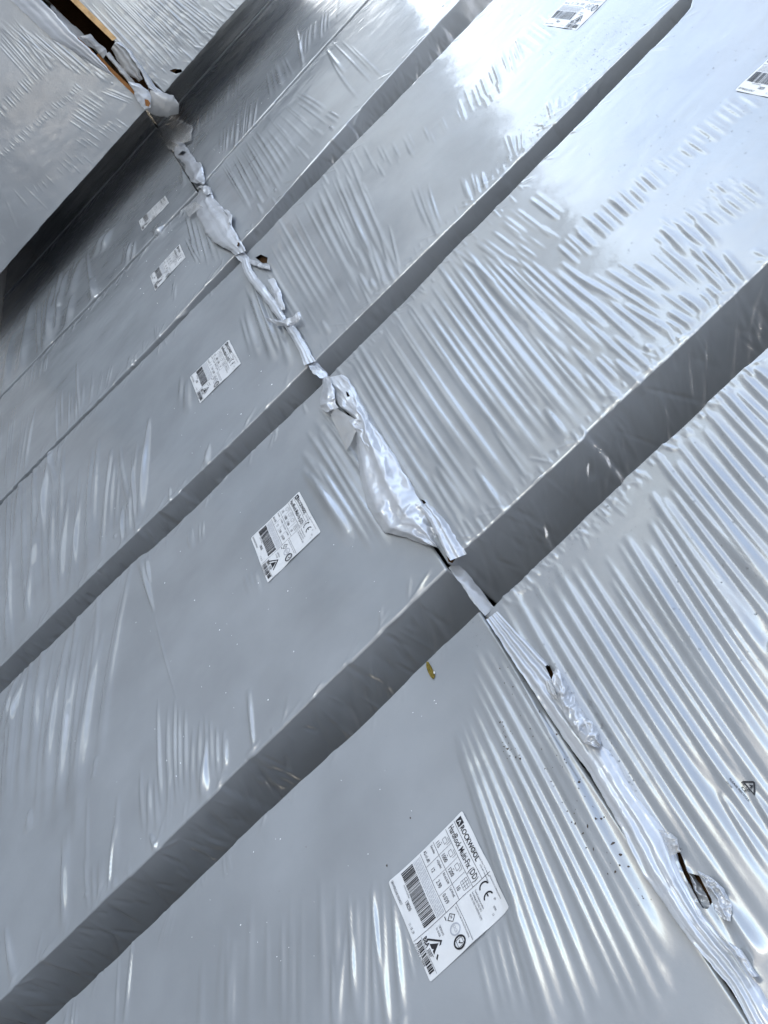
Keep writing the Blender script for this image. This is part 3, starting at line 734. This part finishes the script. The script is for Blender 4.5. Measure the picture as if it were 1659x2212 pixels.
p.edge_fans(False, True, 1.2, .05, -.6, every=1)
p = S['sl']
p.grp((-60, 10), (140, 90), (60, 120), (240, 175), 24, 3.6, 1.8, brk=.9)
p.grp((-40, 60), (40, 40), (70, 180), (120, 150), 12, 3.4, 1.6)
p.dashes((0, 240), (110, 130), 24, (22, 24), 3, 1.4, pj=2); p.dashes((-10, 345), (175, 185), 44, (15, 13), 2.6, 1.1, pj=2)
p.dashes((165, 275), (215, 205), 14, (50, 34), 3.0, 1.4, pj=2); p.dashes((180, 320), (268, 252), 13, (28, 20), 2.8, 1.2); p.dashes((130, 370), (185, 335), 7, (22, 22), 3, 1.3)
p.grp((215, 200), (235, 190), (280, 225), (290, 215), 5, 2.6, 1.4)
p.one([(12, 430), (38, 500)], 7, 2.4); p.one([(30, 410), (63, 450)], 5, 2); p.one([(50, 400), (105, 455)], 4, 1.6); p.grp((70, 400), (100, 380), (85, 425), (120, 400), 4, 3, 1.3)
p.grp((-10, 520), (5, 500), (10, 540), (18, 530), 4, 4, 1.6)

for k_, n_ in (('2l', 120), ('2u', 190), ('3l', 90), ('3u', 90), ('4l', 50), ('4u', 200), ('5u', 40), ('su', 10)): S[k_].side_crinkles(n_)

# ------------------------------------------------------------------ tears cut in the film, labels
S['1u'].holes = [[(1455, 1808), (1470, 1838), (1490, 1888), (1512, 1893), (1541, 1950), (1532, 1967), (1520, 1965), (1495, 1920), (1476, 1880), (1462, 1845)],
                 [(1178, 1440), (1187, 1436), (1195, 1452), (1203, 1475), (1190, 1466)]]
S['2u'].holes = [[(909, 1080), (919, 1083), (925, 1092), (924, 1104), (916, 1096)], [(747, 845), (752, 848), (756, 857), (750, 856)]]
S['3u'].holes = [[(552, 557), (563, 550), (578, 556), (577, 568), (568, 569), (560, 563)]]
S['su'].holes = [[(366, 153), (378, 149), (392, 150), (394, 156), (380, 160)], [(345, 207), (350, 202), (356, 200), (352, 207)]]
LABQ = {'1l': [(1000, 1752), (1103, 1962), (930, 2122), (840, 1906)], '2l': [(648, 1063), (694, 1150), (580, 1260), (543, 1163)],
        '3l': [(495, 734), (521, 786), (433, 872), (411, 815)], '4l': [(388.4, 527.7), (401, 556.4), (336, 629), (325, 597)],
        '5l': [(356.8, 422.8), (366, 439), (307.5, 499), (300.8, 478.5)]}
for k, q in LABQ.items(): S[k].labels = [q]
# the two upper labels run out of the picture: same size and reading direction as the others
def upper_quad(pk, u0, u1, z0, z1, sk=0):
    o = []
    for u, z in ((u0, z1), (u1, z1), (u1+sk, z0), (u0+sk, z0)):
        Pw = pk.world(np.float64(u), np.float64(0), np.float64(z))-np.array([0, 0, CZ])
        x, y, d = Pw@CR, Pw@CU, Pw@fw
        o.append((IW/2+FPX*x/d, IH/2-FPX*y/d))
    return o
S['2u'].labels = [upper_quad(S['2u'], -2.337, -2.077, 1.145, 1.383)]
S['3u'].labels = [upper_quad(S['3u'], -3.756, -3.47, 1.267, 1.52)]

NAMES = {
 '1l': ('near lower pack with the largest white label, beside the bottom of the photo', GL),
 '1u': ('near upper pack with long bright pleats and a small recycling mark, at the right edge', GU),
 '2l': ('second lower pack from the front, smooth film, its label below a bagged torn flap', GL),
 '2u': ('second upper pack from the front, covered in dense short wrinkles above the big torn flap', GU),
 '3l': ('third lower pack from the front, with tall bright folds at its lower left', GL),
 '3u': ('third upper pack from the front, mostly smooth with a ragged brown hole at its foot', GU),
 '4l': ('fourth lower pack from the front, with tight vertical pleats beside a narrow gap', GL),
 '4u': ('fourth upper pack from the front, narrow in view with slanting folds, above the crumpled bow', GU),
 '5l': ('fifth lower pack from the front, half in dark shade with the smallest label', GL),
 '5u': ('fifth upper pack from the front, shaded dark towards the side stack with vertical creases', GU),
 '6l': ('farthest lower pack of the row, black in the alley behind the side stack', GL),
 '6u': ('farthest upper pack of the row, black in the alley behind the side stack', GU),
 'sl': ('lower pack of the side stack at top left, fine parallel wrinkles and orange wool edge', 'packs of the side stack'),
 'su': ('upper pack of the side stack at top left, finely pleated above the open crack', 'packs of the side stack')}
S['su'].openlo = S['sl'].openhi = True
for k, pk in S.items(): pk.make('insulation_pack', NAMES[k][0], NAMES[k][1])
for i, (k, pk) in enumerate(S.items()):
    for q in pk.labels: add_label(pk, q, i)

# ------------------------------------------------------------------ torn and crumpled film along the seam
p = S['1u']
flap(p, [(1050, 1338), (1100, 1415), (1155, 1500), (1214, 1590), (1272, 1668), (1338, 1784), (1389, 1890), (1440, 1960), (1490, 2033), (1582, 2138), (1636, 2242)],
     [(1078, 1318), (1130, 1372), (1184, 1424), (1240, 1495), (1290, 1560), (1374, 1700), (1447, 1800), (1478, 1888), (1522, 1970), (1593, 2058), (1690, 2200)],
     (.012, -.004), .014, .0022, .08, 3.4, .0062, (280, 72), seed=3, cut=[(1178, 1440), (1187, 1436), (1195, 1452), (1203, 1475), (1190, 1466)])
flap(p, [(1190, 1470), (1205, 1500), (1216, 1538), (1240, 1578), (1262, 1606), (1292, 1615)], [(1202, 1440), (1232, 1488), (1255, 1530), (1276, 1560), (1292, 1580), (1300, 1606)],
     (.026, .016), .012, .0075, .022, 0, 0, (60, 26), seed=5)
flap(p, [(1176, 1470), (1182, 1492), (1192, 1508)], [(1190, 1470), (1200, 1490), (1206, 1512)], (.02, .026), .004, .003, .02, 3, .002, (24, 12), CLEAR, 6)
flap(p, [(1505, 1880), (1530, 1925), (1543, 1965), (1560, 1985)], [(1535, 1895), (1565, 1920), (1582, 1960), (1578, 1990)], (.012, .006), .008, .005, .016, 0, 0, (44, 30), seed=8)
flap(p, [(1420, 1790), (1440, 1822), (1446, 1850)], [(1444, 1796), (1462, 1810), (1470, 1840)], (.018, .02), .008, .003, .02, 0, 0, (24, 14), CLEAR, 9)
flap(p, [(1466, 1835), (1484, 1880), (1500, 1922), (1520, 1962)], [(1482, 1850), (1500, 1888), (1525, 1930), (1536, 1960)], (-.012, -.016), .006, .005, .02, 0, 0, (34, 16), seed=10)
flap(p, [(1540, 2010), (1580, 2050), (1620, 2110)], [(1580, 2040), (1600, 2050), (1640, 2110)], (.02, .012), .006, .003, .03, 2, .003, (30, 14), seed=11)
p = S['2u']
flap(p, [(699, 818), (712, 845), (735, 880), (767, 905), (769, 952), (777, 1021), (791, 1087), (807, 1118), (830, 1150), (878, 1162), (917, 1177), (942, 1182)],
     [(745, 808), (765, 838), (799, 905), (826, 944), (858, 992), (886, 1041), (911, 1081), (925, 1106), (936, 1132), (942, 1152), (945, 1165), (950, 1186)],
     (.014, -.002), .034, .0048, .034, 2.4, .007, (150, 64), seed=21, cut=[(747, 845), (752, 848), (756, 857), (750, 856)])
flap(p, [(699, 815), (694, 850), (690, 878), (706, 892)], [(712, 812), (722, 842), (725, 870), (732, 880)], (.022, .03), .01, .006, .02, 0, 0, (34, 18), seed=22)
flap(p, [(708, 878), (718, 905), (735, 945), (748, 972)], [(730, 884), (770, 908), (769, 932), (757, 960)], (.016, .03), .006, .002, .03, 0, 0, (30, 20), CLEAR, 23)
flap(p, [(905, 1092), (928, 1125), (950, 1170), (972, 1212)], [(925, 1085), (962, 1122), (990, 1165), (1008, 1196)], (.02, -.003), .012, .0035, .03, 2, .006, (60, 34), seed=24)
flap(p, [(752, 905), (775, 940), (800, 985)], [(776, 905), (800, 940), (815, 985)], (.03, .026), .008, .006, .02, 0, 0, (40, 16), seed=25)
flap(S['2l'], [(968, 1226), (995, 1262), (1020, 1298), (1048, 1330)], [(985, 1214), (1020, 1250), (1050, 1290), (1066, 1312)], (-.004, -.03), .004, .002, .03, 0, 0, (40, 12), CLEAR, 26)
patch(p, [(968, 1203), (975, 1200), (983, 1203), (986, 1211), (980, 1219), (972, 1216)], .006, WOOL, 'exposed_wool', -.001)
p = S['3u']
flap(p, [(520, 556), (527, 588), (544, 614), (565, 640), (585, 668), (602, 692), (620, 712), (637, 742), (650, 768), (657, 790)],
     [(533, 552), (546, 584), (562, 604), (582, 630), (605, 655), (620, 690), (640, 708), (658, 735), (672, 764), (682, 780)],
     (.024, .008), .014, .002, .03, 3, .005, (120, 30), seed=31)
flap(p, [(572, 684), (590, 690), (612, 692), (632, 684), (646, 672)], [(578, 694), (598, 704), (622, 706), (642, 698), (652, 684)], (.042, .03), .008, .006, .02, 0, 0, (50, 16), seed=32)
flap(p, [(578, 604), (590, 634), (604, 668)], [(592, 600), (606, 628), (616, 668)], (.02, .018), .008, .004, .02, 0, 0, (34, 14), seed=33)
flap(p, [(654, 774), (668, 792), (676, 808), (692, 816)], [(680, 776), (696, 794), (708, 806), (712, 818)], (.012, -.02), .006, .006, .02, 0, 0, (30, 20), seed=34)
flap(p, [(534, 566), (548, 574), (566, 580), (584, 582)], [(540, 560), (553, 562), (566, 570), (582, 572)], (.016, .01), .005, .004, .012, 0, 0, (34, 10), seed=35)
p = S['4u']
flap(p, [(432, 410), (420, 440), (425, 465), (441, 498), (462, 524), (480, 534), (495, 540), (508, 552)], [(455, 405), (463, 428), (480, 448), (497, 465), (502, 488), (513, 507), (520, 522), (532, 542)],
     (.02, .016), .022, .0032, .03, 3, .006, (110, 40), seed=41)
flap(p, [(428, 432), (412, 440), (395, 450)], [(438, 448), (424, 456), (408, 468)], (.02, .03), .004, .003, .02, 0, 0, (20, 12), CLEAR, 42)
flap(p, [(478, 452), (490, 462), (494, 480)], [(492, 452), (502, 466), (500, 484)], (.036, .03), .006, .004, .012, 0, 0, (20, 12), seed=43)
flap(p, [(500, 545), (514, 560), (526, 570)], [(524, 538), (534, 552), (541, 560)], (.012, -.01), .004, .003, .02, 2, .003, (22, 14), seed=44)
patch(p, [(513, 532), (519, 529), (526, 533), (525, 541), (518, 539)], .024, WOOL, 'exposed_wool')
p = S['5u']
flap(p, [(377, 316), (376, 335), (388, 345), (399, 354), (400, 370), (413, 393), (439, 399)], [(396, 308), (412, 330), (424, 348), (436, 353), (441, 372), (442, 385), (443, 398)],
     (.03, .02), .02, .005, .03, 2, .004, (80, 30), seed=51, cut=[(384, 335), (393, 326), (402, 328), (396, 336)])
flap(p, [(346, 275), (352, 300), (361, 322), (378, 326)], [(385, 258), (416, 272), (414, 302), (394, 304)], (.03, .02), .01, .004, .04, 2, .004, (40, 30), CLEAR, 52)
flap(p, [(368, 304), (380, 310), (390, 316)], [(370, 302), (384, 304), (396, 310)], (.04, .03), .002, .001, .02, 0, 0, (14, 6), seed=53)
flap(p, [(428, 402), (438, 412), (444, 424)], [(440, 398), (452, 404), (456, 416)], (.03, .02), .006, .004, .014, 0, 0, (20, 12), seed=54)
p = S['sl']
flap(p, [(20, -2), (60, 34), (110, 82), (160, 112), (205, 143), (240, 162)], [(82, -4), (112, 22), (160, 76), (200, 112), (222, 136), (244, 162)], (.012, .05), .01, .003, .12, 3, .006, (90, 26), seed=61)
flap(p, [(108, 14), (140, 52), (168, 80), (188, 98)], [(112, 10), (150, 46), (185, 76), (222, 110)], (.02, -.05), .006, .006, .05, 0, 0, (60, 18), CLEAR, 62)
flap(p, [(172, 78), (195, 92), (212, 112), (222, 126)], [(195, 74), (212, 92), (228, 104), (232, 116)], (.04, .03), .02, .014, .05, 0, 0, (40, 20), CLEAR, 63)
flap(p, [(228, 118), (250, 145), (272, 170), (292, 200)], [(236, 112), (256, 136), (278, 162), (298, 186)], (-.02, -.03), .01, .008, .05, 0, 0, (40, 12), CLEAR, 64)
flap(p, [(276, 176), (290, 200), (296, 218), (312, 236)], [(300, 180), (320, 194), (327, 212), (324, 234)], (.03, .03), .02, .012, .05, 0, 0, (40, 26), seed=65)
flap(p, [(324, 194), (348, 199), (374, 205), (388, 226)], [(310, 236), (331, 249), (360, 253), (386, 246)], (.02, -.06), .05, .012, .09, 0, 0, (50, 36), CLEAR, 66)
p = S['su']
flap(p, [(240, 106), (252, 128), (272, 158), (300, 176)], [(250, 90), (272, 108), (298, 144), (308, 172)], (-.03, .0), .02, .008, .06, 2, .01, (50, 26), CLEAR, 67)
flap(p, [(250, 92), (270, 106), (296, 142), (322, 190), (340, 206)], [(258, 90), (284, 112), (312, 150), (338, 190), (352, 198)], (.02, .004), .02, .004, .08, 2, .004, (60, 18), seed=68)
# edge of the boards showing in the crack: a timber bearer above, orange wool below
def strip(pk, A, B, off0, off1, mat, name):
    fr = []
    for (q, o_) in [(x, off0) for x in A]+[(x, off0) for x in B]+[(x, off1) for x in A]+[(x, off1) for x in B]:
        u, z = pk.unproj(q); fr.append(pk.world(np.float64(u), np.float64(o_), np.float64(z)))
    n_ = len(A); F = []
    for i in range(n_-1):
        F += [[i, i+1, n_+i+1, n_+i], [2*n_+i, 3*n_+i, 3*n_+i+1, 2*n_+i+1], [i, 2*n_+i, 2*n_+i+1, i+1], [n_+i, n_+i+1, 3*n_+i+1, 3*n_+i]]
    F += [[0, n_, 3*n_, 2*n_], [n_-1, 3*n_-1, 4*n_-1, 2*n_-1]]
    return to_mesh(name, np.array(fr), F, 4, mat, pk.root, False)
for u0_, u1_, n0_ in ((-.15, .8, -1.02), (.8, 1.04, -.25)):     # unseen wool blocks added to stop sky showing through the crack
    c8 = [S['su'].world(np.float64(u_), np.float64(n_), np.float64(z_)) for z_ in (-.242, -.07) for u_, n_ in ((u0_, n0_), (u1_, n0_), (u1_, -1.1), (u0_, -1.1))]
    to_mesh('crack_backing', np.array(c8), [[0, 1, 5, 4], [1, 2, 6, 5], [2, 3, 7, 6], [3, 0, 4, 7], [4, 5, 6, 7], [3, 2, 1, 0]], 4, WOOL, S['su'].root, False)
strip(S['su'], [(140, -12), (190, 37), (243, 88)], [(153, -16), (202, 32), (252, 82)], .008, -.06, WOOD, 'timber_bearer')
strip(S['sl'], [(166, 82), (183, 100), (196, 114)], [(172, 80), (188, 98), (203, 113)], .012, -.05, WOOLO, 'wool_edge')
strip(S['sl'], [(209, 120), (230, 146), (262, 178), (292, 207)], [(212, 116), (236, 142), (268, 174), (295, 198)], .012, -.05, WOOLO, 'wool_edge')
patch(S['sl'], [(311, 212), (318, 213), (323, 220), (320, 228), (313, 226)], .06, WOOLO, 'exposed_wool')
# slit in the near lower pack, olive wool showing
patch(S['1l'], [(921, 1429), (926, 1430), (933, 1442), (938, 1452), (941, 1461), (937, 1468), (931, 1463), (925, 1452), (921, 1440)], .0028, OLIVE, 'exposed_wool', -.0004, lab='olive wool showing through a slit')
patch(S['1l'], [(938, 1452), (941, 1452), (942, 1456), (939, 1457)], .005, LABELM, 'film_glint')  # white patch painted in for the glint at the end of the slit

# ------------------------------------------------------------------ recycling mark printed on the near upper pack
def on_print(pk, quad, art, name, mat, parent, off=.0015):
    Pq = np.array([pk.toU(q) for q in quad]); v = np.concatenate(art.v); x, y = v[:, 0:1], v[:, 1:2]
    q = Pq[0]*(1-x)*(1-y)+Pq[1]*x*(1-y)+Pq[2]*x*y+Pq[3]*(1-x)*y
    return to_mesh(name, pk.on(q[:, 0], q[:, 1], off), [i for f in art.f for i in f], [len(f) for f in art.f], mat, parent, False)
a = Print()
def seg(a, P0, P1, t):
    d = np.array(P1)-np.array(P0); L_ = np.hypot(*d); nx, ny = -d[1]/L_*t/2, d[0]/L_*t/2
    k = 4; v = []; f = []
    for i in range(k+1):
        c_ = np.array(P0)+d*i/k; v += [(c_[0]+nx, c_[1]+ny), (c_[0]-nx, c_[1]-ny)]
    for i in range(k): f.append([2*i, 2*i+1, 2*i+3, 2*i+2])
    a.add(v, f)
for A_, B_ in (((.5, .02), (.30, .38)), ((.5, .02), (.70, .38)), ((.28, .385), (.72, .385))): seg(a, A_, B_, .05)
a.text('4', .45, .33, .17, .9, .02); a.text('PE-LD', .27, .50, .09, .9, .02); a.text('CE', .35, .64, .11, .9, .02); a.text('PLEASE RECYCLE', .02, .79, .085, .75, .01); a.text('23/08', .02, .97, .07, .9)
on_print(S['1u'], [(1600, 1655), (1662, 1725), (1628, 1760), (1568, 1690)][0:4], a, 'recycling_mark', INK, S['1u'].root)

# ------------------------------------------------------------------ rain drops, lint and dirt on the film
def s_k(pk, name): return pk.kk if name == 'lint' else 1.0
def scatter(pk, name, mat, regions, seed, rmin, rmax, flat=.5, el=1.0, irregular=False):
    rg = np.random.default_rng(seed); pts = []
    for (poly, n_) in regions:
        xs = [q[0] for q in poly]; ys = [q[1] for q in poly]; k = 0; tr = 0
        while k < n_ and tr < n_*40:
            tr += 1
            q = (rg.uniform(min(xs), max(xs)), rg.uniform(min(ys), max(ys)))
            if inpoly(np.array(q[0]), np.array(q[1]), poly): pts.append(q); k += 1
    if not pts: return
    UZ = np.array([pk.toU(q) for q in pts]); V, F = [], []
    ring_a = np.arange(8)/8*2*math.pi
    for i, (u, z) in enumerate(UZ):
        r = s_k(pk, name)*(rmin+(rmax-rmin)*rg.random()**2.2); b0 = len(V)*0+i*17
        sx, sz = (rg.uniform(.5, 1.6), rg.uniform(.5, 1.6)) if irregular else (1, el)
        an = rg.uniform(0, 3.1) if irregular else 0
        for f, h in ((1, 0), (.72, .7)):
            rr = r*f*(1+(rg.normal(0, .3, 8) if irregular else 0))
            x_, y_ = rr*np.cos(ring_a)*sx, rr*np.sin(ring_a)*sz
            for k in range(8): V.append((u+x_[k]*math.cos(an)-y_[k]*math.sin(an), z+x_[k]*math.sin(an)+y_[k]*math.cos(an), r*flat*h+.0003))
        V.append((u, z, r*flat+.0003))
        for k in range(8):
            F.append([b0+k, b0+(k+1) % 8, b0+8+(k+1) % 8]); F.append([b0+k, b0+8+(k+1) % 8, b0+8+k]); F.append([b0+8+k, b0+8+(k+1) % 8, b0+16])
    V = np.array(V); co = pk.on(V[:, 0], V[:, 1], 0)
    nr = np.array([0, -1, 0.]) if pk.kind == 'row' else np.array([1., 0, 0])
    o = to_mesh(name, co+nr[None]*V[:, 2:3], F, 3, mat, pk.root); o['kind'] = 'stuff'
scatter(S['1u'], 'raindrops', DROP, [([(1080, 1300), (1310, 1080), (1360, 1110), (1130, 1330)], 60), ([(1130, 1380), (1190, 1370), (1400, 1700), (1380, 1720)], 60), ([(1300, 1100), (1659, 800), (1659, 1500), (1200, 1250)], 60)], 1, .0012, .003)
scatter(S['1l'], 'raindrops', DROP, [([(985, 1370), (1030, 1330), (1075, 1390), (1020, 1400)], 26)], 2, .0012, .0028)
scatter(S['2u'], 'raindrops', DROP, [([(1500, 20), (1659, 10), (1659, 450), (1350, 480), (1270, 330)], 130), ([(1150, 650), (1350, 500), (1560, 620), (1330, 860), (1000, 1170)], 110)], 3, .001, .0027)
scatter(S['3u'], 'raindrops', DROP, [([(1170, 120), (1340, 20), (1400, 50), (1290, 165)], 190), ([(1070, 385), (1120, 280), (1230, 190), (1285, 165)], 110), ([(1000, 440), (1080, 340), (1130, 330)], 60), ([(1060, 10), (1190, 0), (1180, 90)], 25)], 4, .001, .0026)
for k, reg in (('5l', [([(330, 430), (420, 300), (440, 390), (330, 600), (100, 760)], 50)]), ('4l', [([(300, 620), (420, 440), (480, 560), (350, 700)], 25)]), ('5u', [([(430, 330), (600, 150), (640, 160), (480, 330)], 30)]), ('1l', [([(200, 2100), (800, 1560), (980, 1400), (900, 1800), (700, 2100)], 26)]), ('2l', [([(60, 1600), (500, 1040), (900, 1250), (300, 1850)], 45)]), ('3l', [([(120, 1300), (480, 700), (640, 790), (280, 1120)], 25)])):
    scatter(S[k], 'lint', LINT, reg, 20+len(k)+ord(k[0]), .0006, .0016, .3, 1, True)
scatter(S['1l'], 'dirt_specks', DIRT, [([(1070, 1450), (1110, 1420), (1330, 1800), (1440, 2000), (1300, 1900)], 70), ([(1080, 1560), (1100, 1560), (1130, 1640), (1090, 1650)], 30), ([(560, 1700), (900, 1560), (1000, 1750), (600, 2100)], 8)], 31, .0007, .0022, .2, 1, True)
scatter(S['1u'], 'dirt_specks', DIRT, [([(1180, 1470), (1230, 1560), (1450, 1900), (1500, 2000), (1400, 1880)], 20)], 32, .0008, .002, .2, 1, True)

# ------------------------------------------------------------------ unseen packs added around the yard: the film mirrors them and they shade it
ORD = ('first', 'second', 'third', 'fourth', 'fifth', 'sixth'); TIER = {'sl': 'lower', 'su': 'upper', '1l': 'lower', '1u': 'upper'}
def again(src, dx, dy, turn, label, group):
    o = src.copy(); COL.objects.link(o); o.location.x += dx; o.location.y += dy; o.rotation_euler.z += turn
    o['label'] = label; o['group'] = group
    for ch in src.children:
        if ch.name.split('.')[0] in ('film_wrap', 'insulation_core', 'crack_backing'):
            d = ch.copy(); COL.objects.link(d); d.parent = o; d.matrix_parent_inverse = ch.matrix_parent_inverse
for c_ in range(1, 7):
    for k in ('sl', 'su'):
        again(S[k].root, 0, -1.34*c_, 0, '%s wrapped pack, %s one further along the side stack, left of the picture' % (TIER[k], ORD[c_-1]), 'packs of the side stack beyond the picture')
for k in ('sl', 'su'):  # unseen packs added behind the side stack to keep the alley dark
    again(S[k].root, -1.2, -.01, 0, '%s wrapped pack added directly behind the side stack, along the dark alley' % TIER[k], 'packs added behind the side stack')
    again(S[k].root, -2.4, -.015, 0, '%s wrapped pack added deeper behind the side stack, along the dark alley' % TIER[k], 'packs added behind the side stack')
    again(S[k].root, -3.6, .338, 0, '%s wrapped pack added to close the dark alley against light' % TIER[k], 'packs added to close the dark alley')
for c_ in range(6):  # unseen stack added so the side stack mirrors something darker than sky
    for k in ('sl', 'su'):
        again(S[k].root, SD+.5+4.2+.5, .1-1.34*c_, math.pi, '%s wrapped pack, %s one of the added stack facing the side stack' % (TIER[k], ORD[c_]), 'packs of the added facing stack beyond the picture')
for k in ('1l', '1u'):
    again(S[k].root, 1.29, .0, 0, '%s wrapped pack continuing the row, right of the picture' % TIER[k], 'packs of the row beyond the picture')
